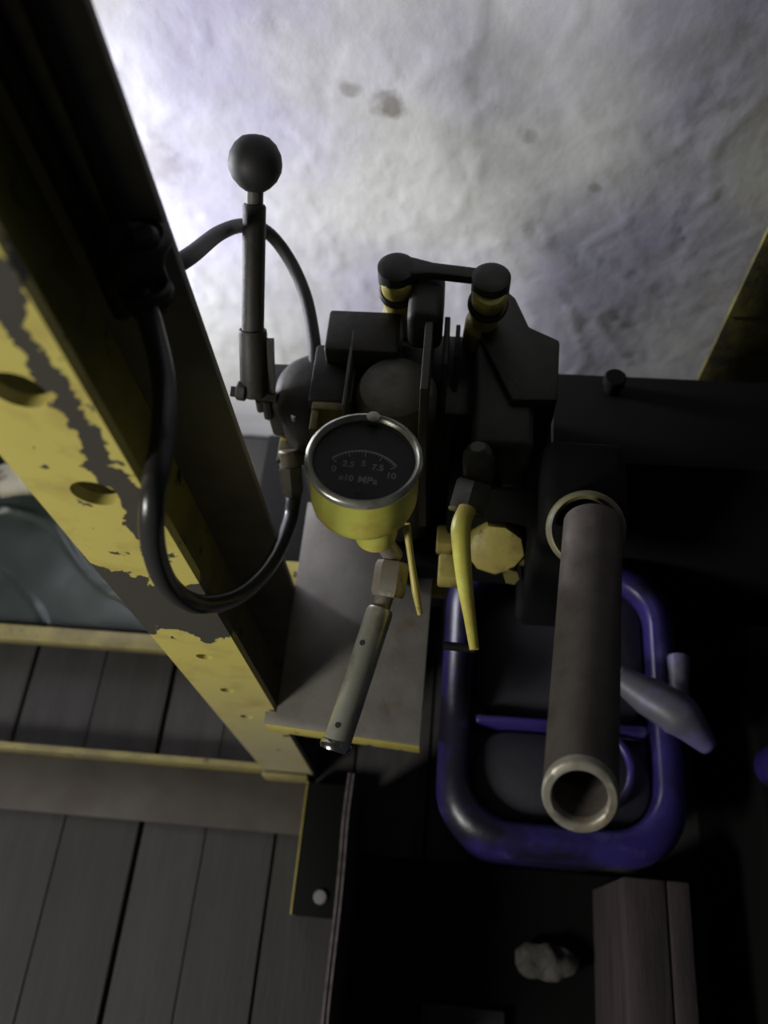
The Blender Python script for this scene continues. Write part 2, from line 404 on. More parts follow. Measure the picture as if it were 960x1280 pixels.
# rear cross piece that ties the upright to the pump side
# built as a straight bar across the back
q0 = P(300, 697, z=.437); q1 = P(300, 728, z=.437)
cb = MB().box((-.30, max(q1.y, UY1 + .001), .425), (.0, max(q0.y, UY1 + .03), .437), bev=.002)
tag(obj('rear_cross_bar', cb, M_yel), 'yellow painted flat bar running behind the grey pump plate', 'bar')

# floor frame: angle iron in front, flat rail behind, foot toward the operator
fr = thing('front_base_rail', 'wide brown angle iron base rail with a yellow upper edge, lying on planks', 'rail', (-.7, .22, 0))
obj('floor_flange', MB().box((-1.35, .168, .0), (-.214, .262, .007), bev=.001), M_railtop, fr)
obj('standing_flange', MB().box((-1.35, .2622, .0), (-.292, .2725, .05), bev=.001), M_yel_dull, fr)
obj('edge_strip', MB().box((-.2915, .2522, .0075), (-.214, .2595, .05), bev=.001), M_yel_dull, fr)
rr = MB().box((-1.35, .455, .03), (-.2925, .484, .055), bev=.0015)
rr.box((-1.35, .476, .0), (-.2925, .484, .03))
rl = obj('rear_base_rail', rr, M_yel_dull); tag(rl, 'narrow yellow rail on the floor between the planks and the green sheet', 'rail')
ft = thing('foot_beam', 'black steel foot with a yellow left edge and one round bolt, by the crate', 'steel foot', (-.17, .15, 0))
obj('channel', MB().box((-.2115, .047, .0), (-.133, .249, .045), bev=.002), M_black, ft)
obj('yellow_edge', MB().box((-.2137, .047, .004), (-.2117, .249, .0465), bev=.0005), M_yel, ft)
pb = P(400, 1121, z=.052)
obj('bolt_head', MB().lathe((pb.x, pb.y, .0455), (0, 0, 1), [(.011, 0), (.011, .004), (.009, .006), (0, .0065)], 24), mat('dull_bolt', (.22, .21, .2), .6, .3), ft)

# green plastic sheet on the floor behind the rail
def gs(x, y):
    d = noise.noise(Vector((x * 4, y * 6, 2))) * .008 + noise.noise(Vector((x * 11, y * 9, 5))) * .006
    r = abs(noise.noise(Vector((x * 6 + y * 5, y * 3 - x * 2, 9)))); d += max(0, .06 - r) * .16
    return Vector((x, y, .028 + d + max(0, (y - .7)) * .05))
g = grid_mb(-1.25 + .28, -.45, .497, .80, 110, 60, gs)
go = obj('plastic_sheet', g, M_sheet, smooth=70); tag(go, 'crumpled shiny dark green plastic sheet lying behind the yellow rail', 'sheet')
so = go.modifiers.new('thickness', 'SOLIDIFY'); so.thickness = .002
rg = MB(); bmesh.ops.create_icosphere(rg.bm, subdivisions=4, radius=.042)
pr_ = P(28, 597, z=.09)
for v in rg.bm.verts: v.co = Vector((v.co.x * 1.4, v.co.y * .8, v.co.z * .55)) + Vector((pr_.x, pr_.y, .088))
rg.rough(.03, 22, 3)
tag(obj('rag', rg, M_rag, smooth=60), 'small pale dirty rag lying on the green sheet behind the upright', 'rag')

# ------------------------------------------------------------------ cables in the channel
def cable(name, pts, r, m, label, cat='cable', group=None):
    return tag(obj(name, MB().tube(pts, r), m, smooth=80), label, cat, group)
cable('electric_cable', [(-.262, .417, 1.40), (-.258, .417, 1.25), (-.255, .415, 1.10), (-.255, .412, 1.02)], .0085, M_rubber, 'thicker black cable hanging in the corner of the yellow upright, left of its neighbour')
cable('electric_cable', [(-.231, .417, 1.40), (-.229, .417, 1.25), (-.230, .415, 1.10), (-.233, .412, 1.03)], .0065, M_rubber, 'thinner black cable hanging down the grey rear flange of the upright')
jb = thing('cable_clamp', 'lumpy black clamp gathering the cables and hoses on the upright', 'clamp', (-.24, .41, .98))
c0 = P(172, 340, y=.405)
mb = MB(); bmesh.ops.create_icosphere(mb.bm, subdivisions=3, radius=.03)
for v in mb.bm.verts: v.co = Vector((v.co.x * .72, v.co.y * .7, v.co.z * 1.5)) + c0
mb.rough(.012, 40, 2); obj('body', mb, M_rubber, jb, smooth=60)
obj('strap', MB().torus(c0 + Vector((.006, 0, .028)), (0, .2, 1), .021, .005, 28, 8), M_rubber, jb)
c1 = P(182, 362, y=.395)
obj('strap', MB().torus(c1, (.1, .3, 1), .015, .0045, 28, 8), M_rubber, jb)
obj('knot', MB().cyl(P(178, 290, y=.40), P(186, 320, y=.40), .010, ch=.003), M_rubber, jb)

# ------------------------------------------------------------------ pump plate
PZ = .46
pp = thing('pump_base_plate', 'flat grey steel shelf plate with a yellow folded front lip, under the gauge', 'steel plate', (-.118, .4, PZ - .03))
mb = MB().prism([(-.2165, .2445, PZ), (-.021, .232, PZ), (-.018, .560, PZ), (-.2025, .560, PZ), (-.2025, .259, PZ), (-.2165, .259, PZ)], (0, 0, -.006), bev=.0008)
obj('top_plate', mb, M_plate, pp)
mb = MB().prism([(-.2165, .2445, PZ - .0062), (-.021, .232, PZ - .0062), (-.021, .238, PZ - .0062), (-.2165, .2505, PZ - .0062)], (0, 0, -.038), bev=.0008)
obj('front_lip', mb, M_yel, pp, label='yellow painted front lip')

# ------------------------------------------------------------------ hydraulic pump and valve bank
pu = thing('hydraulic_pump', 'dark oily hydraulic hand pump and valve bank standing on the grey plate', 'pump', (-.03, .56, PZ))
def box_t(name, mat_, u0, v0, u1, v1, ztop, zbot, bev=.004, par=pu, ybk=None, yfr=None):
    """box whose top face spans the given photo corners at height ztop"""
    a = P(u0, v0, z=ztop); b = P(u1, v1, z=ztop)
    return obj(name, MB().box((min(a.x, b.x), min(a.y, b.y), zbot), (max(a.x, b.x), max(a.y, b.y), ztop), bev=bev), mat_, par)
# rounded valve housing at the left
hc = P(396, 480, z=.745)
mb = MB().lathe((hc.x, hc.y, .655), (0, 0, 1), [(.040, 0), (.048, .006), (.050, .012), (.050, .070), (.047, .084), (.038, .092), (.022, .097), (0, .098)], 44)
obj('valve_housing', mb, M_iron, pu)
mb = MB().cyl((hc.x, hc.y, PZ + .001), (hc.x, hc.y, .655), .036, seg=32, ch=.002); obj('housing_neck', mb, M_iron, pu)
mb = MB()
lo = P(372, 556, z=.668); 
mb.box((hc.x - .050, hc.y - .056, .660), (hc.x + .012, hc.y + .02, .668), bev=.002)
obj('housing_flange', mb, M_yel_dirty, pu, label='thin yellow edged lower flange')
box_t('side_boss', M_iron, 338, 452, 390, 507, .735, .6655, .006)
a = P(338, 507, z=.735); b = P(390, 507, z=.735)
obj('rim_strip', MB().box((a.x + .002, a.y - .003, .665), (b.x, a.y - .0002, .671), bev=.0008), M_yel, pu, label='thin yellow lower rim')
# yellow edged bracket above the gauge
a = P(390, 505, z=.775); b = P(437, 500, z=.775)
mb = MB().box((a.x, a.y - .006, .745), (b.x, a.y + .004, .775), bev=.0015)
mb.box((a.x, a.y - .03, .742), (a.x + .008, a.y + .004, .773), bev=.0015)
obj('yellow_bracket', mb, M_yel_dirty, pu, label='small yellow L-shaped bracket')
a = P(396, 430, z=.775); b = P(440, 500, z=.775)
obj('middle_block', MB().box((a.x, b.y - .004, .60), (b.x, a.y, .7755), bev=.003), M_iron, pu)
# square top block with the raised corner silhouette
a = P(412, 386, z=.80); b = P(486, 440, z=.80)
obj('rear_block', MB().box((a.x, b.y, PZ + .001), (b.x + .01, a.y, .80), bev=.004), M_iron, pu)
# thin upright rib
a = P(441, 420, z=.79); b = P(447, 515, z=.79)
obj('rib', MB().box((a.x, b.y, .60), (a.x + .0035, a.y, .80), bev=.001), M_iron2, pu)
# main barrel, greyish rounded top
bc = P(495, 482, z=.79)
mb = MB().lathe((bc.x, bc.y, PZ + .001), (0, 0, 1), [(.040, 0), (.040, .26), (.043, .265), (.043, .315), (.038, .327), (.022, .333), (0, .334)], 44)
obj('barrel', mb, mat('grey_barrel_paint', (0.15, 0.145, 0.12), 0.6, col2=(0.09, 0.085, 0.065), scale=20), pu, label='greyish round barrel with a domed top')
# yoke plates carrying the link
def vplate(name, pts, th, m):
    q = [P(u, v, x=x_) if False else None for (u, v, x_) in []]
for (u, v0, v1, zt, th, nm, mt) in ((536, 352, 515, .84, .008, 'yoke_plate', M_iron2), (557, 385, 480, .80, .006, 'yoke_plate', M_iron), (571, 395, 470, .78, .005, 'yoke_plate', M_iron)):
    a = P(u, v0, z=zt); b = P(u, v1, z=zt)
    mb = MB().prism([(a.x, a.y, zt - .02), (a.x, a.y - .012, zt), (a.x, b.y + .03, zt - .005), (a.x, b.y, zt - .04), (a.x, b.y, .60), (a.x, a.y, .60)], (th, 0, 0), bev=.001)
    obj(nm, mb, mt, pu)
a = P(542, 352, z=.83)
mb = MB().lathe((a.x - .014, a.y - .02, .812), (1, 0, 0), [(.024, 0), (.026, .003), (.026, .018), (.024, .021)], 32)
obj('pivot_cheek', mb, M_iron, pu)
a = P(514, 334, z=.845); b = P(553, 398, z=.845)
obj('clamp_block', MB().box((a.x, b.y, .79), (b.x, a.y, .845), bev=.010, seg=3), M_iron, pu)
# two posts with painted caps, joined by the link bar
def post(u, v, zt, r, tilt):
    c = P(u, v, z=zt)
    ax = Vector(tilt).normalized()
    base = c - ax * .06
    o_ = obj('post', MB().lathe(base - ax * .05, ax, [(r * 1.1, 0), (r * 1.1, .045), (r * .85, .05), (r * .85, .060), (r * .95, .068), (r * .95, .082)], 28), M_post, pu, label='greasy yellow painted post')
    obj('collar', MB().lathe(base + ax * .0325, ax, [(r * 1.05, 0), (r * 1.15, .002), (r * 1.15, .006), (r * 1.05, .008)], 28), M_iron, o_)
    obj('pin_cap', MB().lathe(base + ax * .041, ax, [(r * .8, 0), (r * .98, .004), (r * .98, .016), (r * .8, .021), (0, .023)], 28), M_post, o_)
    return c
c1 = post(496, 350, .845, .0175, (0, -.25, 1))
c2 = post(613, 366, .85, .0185, (0.05, -.25, 1))
e1 = P(496, 335, z=.852); e2 = P(614, 348, z=.857)
mb = MB(); mb.lathe(e1 - Vector((0, .002, .012)), (0, 0, 1), [(.015, -.006), (.0198, -.003), (.0198, .016), (.014, .0195)], 28)
mb.lathe(e2 - Vector((0, .002, .012)), (0, 0, 1), [(.015, -.006), (.0198, -.003), (.0198, .016), (.014, .0195)], 28)
d = (e2 - e1).normalized(); n2 = Vector((-d.y, d.x, 0)).normalized()
m1 = e1 + Vector((0, 0, -.006)); m2 = e2 + Vector((0, 0, -.006)); mid = m1.lerp(m2, .38)
mb.prism([m1 - n2 * .014, m1 + n2 * .016, mid + n2 * .009, m2 + n2 * .008, m2 - n2 * .006, mid - n2 * .006], (0, 0, .011), bev=.002)
obj('link_bar', mb, M_iron, pu, label='dark link bar joining the two posts')
# right hand valve block
a = P(596, 420, z=.78); b = P(668, 560, z=.78)
obj('right_block', MB().box((a.x, b.y, PZ + .02), (b.x, a.y, .78), bev=.008, seg=3), M_iron, pu)
a = P(640, 365, z=.80)
mb = MB().prism([P(622, 352, z=.79), P(645, 372, z=.79), P(662, 408, z=.79), P(700, 425, z=.79), P(697, 500, z=.79), P(640, 500, z=.79), P(600, 420, z=.79)], (0, 0, -.12), bev=.003)
obj('right_bracket', mb, M_iron, pu)
mb = MB().box(P(560, 610, z=.70) + Vector((0, 0, -.2)), P(690, 480, z=.70), bev=.008)
obj('front_block', mb, M_black, pu)
a = P(548, 560, z=.70)
obj('pump_base', MB().box((-.075, .452, PZ + .0005), (.115, .64, PZ + .04), bev=.004), M_black, pu)
tag(obj('oil_reservoir', MB().box((-.32, .475, .0), (-.004, .775, .30), bev=.006), M_black), 'black oil box standing on the floor behind and below the grey pump plate', 'tank')
a = P(478, 414, z=.745); b = P(604, 520, z=.745)
obj('rear_casting', MB().box((a.x, b.y, PZ + .0405), (b.x, a.y, .745), bev=.006), M_iron, pu)

# small screws on the housing
for (u, v) in ((366, 507), (367, 522)):
    a = P(u, v, z=.737); obj('screw', MB().cyl(a - Vector((0, 0, .004)), a + Vector((0, 0, .003)), .0028, seg=10), M_steel, pu)
# yellow cast valve at the lower right
va = P(618, 690, z=.58)
mb = MB().lathe(va + Vector((0, .02, 0)), (0, -.75, .66), [(.018, 0), (.030, .006), (.034, .014), (.034, .036), (.031, .042), (.012, .045), (0, .045)], 9)
mb.rough(.004, 60, 1)
vb = thing('valve_body', 'yellow painted cast valve body under the hex cap, beside the steel pipe', 'valve', (va.x, va.y, .5))
obj('casting', mb, M_yel_oily, vb)
for (u, v, r_) in ((652, 672, .010), (655, 702, .009), (640, 722, .010)):
    a = P(u, v, z=.592); obj('bolt', MB().hexn(a - Vector((0, -.015, .02)), a, r_), M_yel_dirty, vb)
for (u0, v0, u1, v1) in ((547, 656, 572, 682), (549, 692, 580, 724)):
    a = P(u0, v0, z=.585); b = P(u1, v1, z=.585)
    obj('lug', MB().box((a.x, b.y, .555), (b.x, a.y, .587), bev=.003), M_yel_oily, vb)
a = P(664, 658, z=.60); b = P(688, 682, z=.60)
obj('lug', MB().box((a.x, b.y, .56), (b.x, a.y, .60), bev=.004), M_yel_dirty, vb)
obj('stem', MB().cyl(va + Vector((0, .015, 0)), (va.x, .455, .56), .018), M_iron, vb)

# ------------------------------------------------------------------ release valve: hex cap, collar, tapered yellow handle
rv = thing('release_valve', 'release valve with grey hex cap and tapered yellow handle, right of the gauge', 'valve', P(590, 620, z=.72))
c_ = P(600, 588, z=.775); ax = Vector((.02, .35, .9)).normalized()
h0 = P(600, 600, z=.745); h1 = P(597, 558, z=.79)
obj('hex_cap', MB().lathe(h0, h1 - h0, [(.014, 0), (.0165, .006), (.0165, .028), (.0145, .040), (.008, .047), (0, .048)], hexa=8), M_iron2, rv)
k0 = P(583, 640, z=.735); k1 = P(594, 602, z=.75)
obj('hex_collar', MB().hexn(k0, k1, .0208, spin=.3), M_iron2, rv)
obj('ring', MB().torus(k0, k1 - k0, .0165, .0028, 32, 8), M_yel_dirty, rv)
obj('handle', MB().tube([P(584, 636, t=.84), P(576, 662, t=.83), P(580, 720, t=.82), P(587, 770, t=.81), P(593, 812, t=.80)], .01, seg=18, radii=[.0092, .0100, .0082, .0060, .0046]), M_yel_clean, rv, smooth=80, label='tapered yellow handle')
obj('tip_pin', MB().cyl(P(556, 807, t=.82), P(595, 811, t=.806), .0042, seg=12), M_black, rv)
st = MB().cyl(h0 - Vector((0, -.002, .004)), P(615, 600, z=.70), .012); obj('stem', st, M_iron, rv)

# ------------------------------------------------------------------ pressure gauge
gc = P(455, 573, t=.72)
gt = thing('pressure_gauge', 'round yellow pressure gauge with steel bezel and black dial, facing up', 'gauge', gc - Vector((0, 0, .07)))
gax = Vector((.05, .13, 1)).normalized()
def along(h): return gc + gax * h
obj('case', MB().lathe(along(-.066), gax, [(0, 0), (.026, 0), (.040, .002), (.0465, .009), (.0485, .018), (.0485, .060), (.0448, .060), (.0448, .045), (0, .045)], 64), M_yel_clean, gt, smooth=50)
obj('bezel', MB().lathe(along(-.006), gax, [(.0445, 0), (.0500, 0), (.0512, .004), (.0505, .0075), (.0475, .009), (.0445, .0065)], 72, closed=True), M_steel, gt, smooth=60, label='worn steel bezel')
obj('dial', MB().lathe(along(-.010), gax, [(.0446, 0), (.0446, .003), (0, .003)], 64), M_dial, gt)
gx = (Vector((1, 0, 0)) - gax * gax.x).normalized(); gy = gax.cross(gx)
ca, sa = cos(radians(-3)), sin(radians(-3)); gx, gy = gx * ca + gy * sa, gy * ca - gx * sa
def D(x, y, h=-.0064): return along(h) + gx * x + gy * y
mb = MB()
def strip(mb, poly, h=.0004):
    mb.prism([D(x, y) for x, y in poly], gax * h)
R0, R1, cy = .0375, .0393, -.0255
A0, A1 = 43, 137
aa = [radians(A0 + (A1 - A0) * i / 28) for i in range(29)]
for i in range(28):
    a0, a1 = aa[i], aa[i + 1]
    strip(mb, [(R0 * cos(a0), cy + R0 * sin(a0)), (R1 * cos(a0), cy + R1 * sin(a0)), (R1 * cos(a1), cy + R1 * sin(a1)), (R0 * cos(a1), cy + R0 * sin(a1))])
for k in range(21):
    a = radians(A0 + (A1 - A0) * k / 20); L_ = .005 if k % 5 == 0 else .0022; dx, dy = cos(a), sin(a); wd = .0005 if k % 5 == 0 else .0003
    strip(mb, [(R0 * dx - dy * wd, cy + R0 * dy + dx * wd), (R0 * dx + dy * wd, cy + R0 * dy - dx * wd), ((R0 - L_) * dx + dy * wd, cy + (R0 - L_) * dy - dx * wd), ((R0 - L_) * dx - dy * wd, cy + (R0 - L_) * dy + dx * wd)])
obj('scale', mb, M_print, gt)
def text(s_, x, y, size, rot=0.0):
    cu = bpy.data.curves.new('numeral', 'FONT'); cu.body = s_; cu.size = size; cu.align_x = 'CENTER'; cu.align_y = 'CENTER'; cu.extrude = .0002; cu.offset = size * .02
    to = bpy.data.objects.new('numeral', cu); C.objects.link(to)
    dg = bpy.context.evaluated_depsgraph_get(); me = bpy.data.meshes.new_from_object(to.evaluated_get(dg))
    bpy.data.objects.remove(to)
    gx2 = gx * cos(rot) + gy * sin(rot); gy2 = gax.cross(gx2)
    Mx = Matrix((gx2, gy2, gax)).transposed()
    o_ = bpy.data.objects.new('numeral', me); C.objects.link(o_); me.materials.append(M_print)
    for v in me.vertices: v.co = Mx @ v.co
    o_.parent = gt; o_.location = D(x, y) - worldloc(gt)
    return o_
for s_, x_, y_ in (('0', -.0245, -.0105), ('2.5', -.0130, -.0035), ('5', 0.0, -.0010), ('7.5', .0125, -.0035), ('10', .0250, -.0105)):
    text(s_, x_, y_, .0088)
text('x10', -.0125, -.0185, .0085); text('MPa', .0060, -.0185, .0100)
mb = MB(); strip(mb, [(-.0010, -.0305), (.0010, -.0325), (R0 * .9 * cos(radians(139)), cy + R0 * .9 * sin(radians(139)))], .0006)
nd = obj('needle', mb, M_iron, gt)
obj('hub', MB().lathe(D(0, -.0315), gax, [(.0028, 0), (.0028, .0012), (0, .0016)], 16), M_iron, gt)
mg = bpy.data.materials.new('gauge_glass'); mg.use_nodes = True
b_ = mg.node_tree.nodes['Principled BSDF']; b_.inputs['Transmission Weight'].default_value = 1; b_.inputs['Roughness'].default_value = .12; b_.inputs['IOR'].default_value = 1.15
b_.inputs['Base Color'].default_value = (.9, .9, .9, 1)
obj('glass', MB().lathe(along(-.0035), gax, [(.0444, 0), (.0444, .0012), (0, .0012)], 64), mg, gt)
# rim screw glinting at the top of the bezel
obj('rim_clip', MB().lathe(D(0.001, .046, .0015), gax, [(.006, 0), (.006, .0015), (.004, .0022), (0, .0024)], 20), M_pipe_end, gt)
# painted boss, hex nut and elbow under the gauge
bo = P(490, 676, t=.80)
obj('boss', MB().lathe(along(-.104) + Vector((.012, -.012, 0)), gax, [(.010, 0), (.0195, .006), (.0205, .014), (.0205, .032), (.022, .040)], 32), M_yel_clean, gt)

# ------------------------------------------------------------------ pump handle socket (silver tube toward the operator)
th_ = thing('handle_socket', 'scratched silver steel tube pointing down from the gauge over the plate', 'tube', P(460, 830, z=.70))
n0 = P(491, 702, t=.815); n1 = P(484, 746, t=.81)
obj('hex_nut', MB().hexn(n0, n1, .0165, spin=.25), M_nut, th_, label='worn hexagonal nut')
t0 = P(482, 742, t=.835); t1 = P(419, 935, t=.80)
ax = (t1 - t0); L_ = ax.length
obj('shaft', MB().lathe(t0 + ax * .10, ax, [(.0118, 0), (.0134, .004), (.0134, L_ * .9)], 36), M_steel, th_, smooth=60)
obj('neck', MB().cyl(t0 - ax.normalized() * .006, t0 + ax * .105, .009), M_nut, th_)
obj('end_ring', MB().lathe(t1 - ax.normalized() * .006, ax, [(.0105, 0), (.0145, 0), (.0154, .002), (.0154, .006), (.0142, .0085), (.0105, .008)], 36, closed=True), M_chrome, th_)
obj('end_plug', MB().cyl(t1 - ax.normalized() * .004, t1 + ax.normalized() * .0005, .0104), M_bore, th_)
s_ = P(433, 705 + 200, t=.79)
for (u, v) in ((450, 802), (421, 906)):
    p = P(u, v, t=.808 if v < 850 else .79)
    cpt = t0 + ax * ((p - t0).dot(ax) / ax.length_squared); dr = (p - cpt).normalized()
    obj('dent', MB().cyl(cpt + dr * .0124, cpt + dr * .0138, .0028, seg=14), M_bore, th_)
obj('riser', MB().cyl(n0 + (n0 - n1) * .15, along(-.09) + Vector((.012, -.012, 0)), .0095), M_nut, th_)
# thin yellow strip hanging beside it
ys = MB().tube([P(508, 655, t=.79), P(514, 700, t=.80), P(520, 740, t=.805), P(525, 768, t=.81)], .003, seg=8, radii=[.0036, .0032, .0040, .0026])
tag(obj('yellow_rod', ys, M_yel, smooth=60), 'thin crooked yellow rod hanging beside the gauge boss', 'rod')

# ------------------------------------------------------------------ control lever with ball knob
lv = thing('control_lever', 'upright black control lever with a round ball knob, left of the pump', 'lever', P(320, 495, z=.74))
bl = P(319, 204, t=0.831); b0 = P(318, 255, t=0.847); b1 = P(316, 412, t=0.904); b2 = P(318, 495, t=0.938)
axl = (bl - b0).normalized()
obj('ball_knob', MB().lathe(bl - axl * .0271, axl, [(.0090, .0006), (.0153, .0045), (.0220, .0113), (.0262, .0203), (.0269, .0271), (.0254, .0362), (.0203, .0452), (.0130, .0514), (.0068, .0531), (0, .0537)], 36), M_rubber, lv, smooth=80)
obj('rod', MB().cyl(b0 - axl * .0113, bl - axl * .0226, .0088), M_iron2, lv)
obj('sleeve', MB().lathe(b0, b1 - b0, [(.0104, 0), (.0118, .0023), (.0120, (b1 - b0).length)], 28), M_iron, lv)
obj('lower_sleeve', MB().lathe(b1, b2 - b1, [(.0145, 0), (.0154, .0034), (.0154, (b2 - b1).length * .96), (.0133, (b2 - b1).length)], 28), M_iron, lv)
a = P(338, 424, t=0.904); b = P(340, 492, t=0.938)
obj('key_plate', MB().tube([a, (a + b) / 2, b], .0051, seg=4), M_iron, lv)
obj('pivot_bolt', MB().cyl(P(288, 489, t=0.927), P(345, 497, t=0.938), .0059, seg=6), M_iron, lv)
obj('nut', MB().hexn(P(296, 488, t=0.927), P(308, 490, t=0.927), .0107), M_iron, lv)
obj('bolt', MB().cyl(P(324, 500, t=0.938), P(326, 512, t=0.955), .0047, seg=8), M_iron, lv)
obj('bolt', MB().cyl(P(333, 500, t=0.938), P(336, 521, t=0.960), .0056, seg=8), M_iron, lv)
obj('yoke', MB().box(P(328, 512, z=.70) + Vector((0, 0, -.02)), P(354, 455, z=.72), bev=.004), M_iron, lv)

# ------------------------------------------------------------------ hoses
cable('hydraulic_hose', [P(172, 352, y=.40), P(190, 410, y=.375), P(205, 480, y=.335), P(203, 550, y=.29), P(191, 625, y=.248), P(192, 685, y=.236), P(212, 733, y=.236), P(252, 756, y=.245),
       P(302, 742, y=.29), P(340, 702, y=.365), P(361, 655, y=.44), P(367, 622, y=.475)], .0086, M_hose, 'black glossy hose looping in a wide U from the upright to the fitting', 'hose')
cable('hydraulic_hose', [P(186, 335, t=.64), P(212, 334, t=.66), P(240, 318, t=.70), P(275, 291, t=.82), P(305, 282, t=.90), P(335, 291, t=.945), P(362, 325, t=.965), P(382, 370, t=.965), P(392, 420, t=.955), P(394, 450, t=.95), P(395, 472, t=.955)], .0074, M_rubber,
      'black hose arching behind the ball-knob lever to the valve housing', 'hose')
M_fit = mat('greenish_fitting_metal', (.17, .165, .12), .5, .3, col2=(.09, .085, .06), scale=40)
hf = thing('hose_fitting', 'greenish grey hex hose fitting below the valve housing', 'fitting', P(365, 600, z=.64))
obj('swivel', MB().cyl(P(361, 562, y=.515), P(363, 584, y=.50), .0125, ch=.002), M_nut, hf)
obj('hex_nut', MB().hexn(P(363, 582, y=.50), P(366, 616, y=.48), .0145, spin=.2), M_fit, hf)
obj('ferrule', MB().cyl(P(366, 614, y=.481), P(367, 630, y=.471), .0105, .0085), M_fit, hf)

# ------------------------------------------------------------------ steel pipe and its socket
e0 = P(725, 997, t=.585); e1_ = P(741, 655, t=.765)
NC = (O - e0).normalized() * .35 - (e1_ - e0).normalized() * .45
NC.normalize()
sp = thing('steel_pipe', 'thick dull steel pipe with open cut end pointing at the viewer', 'pipe', (e0 + e1_) / 2)
ax = (e1_ - e0); L_ = ax.length; ro, ri = .0262, .0192
def oblique(mb, lim):
    """slide the near-end vertices along the pipe so that the cut lies on a slanting plane"""
    A = ax.normalized()
    for v in mb.bm.verts:
        h = (v.co - e0).dot(A)
        if h < lim:
            base = v.co - A * h
            v.co = base + A * (h + (e0 - base).dot(NC) / A.dot(NC))
    return mb
obj('tube', oblique(MB().lathe(e0, ax, [(ro, .0015), (ro, L_), (ri, L_), (ri, .0015)], 64, closed=True), .01), M_pipe, sp, smooth=60)
obj('cut_rim', oblique(MB().lathe(e0, ax, [(ro - .0012, -.0008), (ro + .0003, .0012), (ro, .005), (ri, .005), (ri - .0002, .001), (ri + .0012, -.0008)], 64, closed=True), .01), M_pipe_end, sp, label='bright bare cut end rim')
obj('bore_shade_liner', MB().lathe(e0 + ax.normalized() * .018, ax, [(ri - .0002, 0), (ri - .0008, .0), (ri - .0008, L_ * .6), (0, L_ * .6), (0, L_ * .6 + .001), (ri - .0002, L_ * .6 + .001)], 48, closed=True), M_bore, sp)  # added near-black liner: shade inside the pipe put into colour
sk = thing('pipe_socket', 'yellow rimmed round socket ring that the thick pipe enters', 'socket', e1_ - Vector((0, 0, .05)))
q = P(733, 662, t=.775); axk = ax.normalized()
axr = ((O - q).normalized() * .8 + Vector((0, -.3, .5))).normalized()
M_ring = mat('worn_yellow_grey_ring', (.20, .18, .08), .5, .2, col2=(.11, .11, .10), scale=25, mask=(.42, .6))
obj('collar', MB().lathe(q, -axr, [(.0285, .004), (.0315, -.002), (.0345, 0), (.0365, .006), (.0365, .030), (.0285, .030)], 56, closed=True), M_ring, sk)
obj('housing', MB().box((q.x - .036, q.y + .022, PZ + .02), (q.x + .045, q.y + .11, q.z - .015), bev=.012, seg=3), M_black, sk)

# ------------------------------------------------------------------ blue moulded tub with handle arms
BZ = .35
bt = thing('blue_tub', 'violet-blue moulded plastic tub with rounded corners, under the thick pipe', 'tub', (.18, .31, 0))
def rrect(x0, x1, y0, y1, r, n=8):
    pts = []
    for (cx, cy_, a0) in ((x1 - r, y1 - r, 0), (x0 + r, y1 - r, 90), (x0 + r, y0 + r, 180), (x1 - r, y0 + r, 270)):
        for k in range(n + 1):
            a = radians(a0 + 90 * k / n); pts.append((cx + r * cos(a), cy_ + r * sin(a)))
    return pts
def loft(levels, m, name, par, close_top=True):
    """levels: (x0,x1,y0,y1,r,z)"""
    mb = MB(); rings = []
    for (x0, x1, y0, y1, r, z) in levels: rings.append([mb.bm.verts.new((x, y, z)) for x, y in rrect(x0, x1, y0, y1, r)])
    for a_, b_ in zip(rings[:-1], rings[1:]):
        for i in range(len(a_)):
            j = (i + 1) % len(a_); mb.bm.faces.new((a_[i], a_[j], b_[j], b_[i]))
    mb.bm.faces.new(list(reversed(rings[0]))); mb.bm.faces.new(rings[-1])
    return obj(name, mb, m, par, smooth=60)
TX0, TX1, TY0, TY1 = .002, .335, .128, .560
def lv_(i, z, r): return (TX0 + i, TX1 - i, TY0 + i, TY1 - i, r, z)
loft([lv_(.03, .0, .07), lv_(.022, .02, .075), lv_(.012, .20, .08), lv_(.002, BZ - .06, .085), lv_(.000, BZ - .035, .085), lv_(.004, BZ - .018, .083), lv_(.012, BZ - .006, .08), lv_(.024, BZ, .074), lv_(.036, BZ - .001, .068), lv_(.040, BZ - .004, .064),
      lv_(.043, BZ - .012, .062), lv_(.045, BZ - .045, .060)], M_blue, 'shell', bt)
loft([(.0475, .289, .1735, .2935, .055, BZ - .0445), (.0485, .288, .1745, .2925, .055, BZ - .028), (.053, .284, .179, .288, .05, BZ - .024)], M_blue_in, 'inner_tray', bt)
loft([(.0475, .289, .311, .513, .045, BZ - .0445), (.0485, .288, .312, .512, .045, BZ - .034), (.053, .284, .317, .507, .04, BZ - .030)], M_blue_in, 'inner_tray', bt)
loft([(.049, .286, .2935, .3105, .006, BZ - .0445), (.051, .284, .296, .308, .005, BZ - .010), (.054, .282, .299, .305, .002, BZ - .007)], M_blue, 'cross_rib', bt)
rc = P(741, 958, z=BZ)
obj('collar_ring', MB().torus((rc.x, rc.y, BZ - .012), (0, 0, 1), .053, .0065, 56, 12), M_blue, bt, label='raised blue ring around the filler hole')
j_ = P(850, 895, z=BZ + .02)
k_ = P(770, 845, z=BZ + .012); l_ = P(848, 822, z=BZ + .012); m_ = P(886, 934, z=BZ - .005)
obj('handle_arm', MB().tube([k_, k_.lerp(j_, .5), j_, m_], .018, seg=18, radii=[.016, .026, .029, .012]), M_blue_dusty, bt, smooth=80)
obj('handle_arm', MB().tube([l_, l_.lerp(j_, .6), j_ + Vector((0, 0, -.003))], .012, seg=16, radii=[.015, .012, .022]), M_blue_dusty, bt, smooth=80)

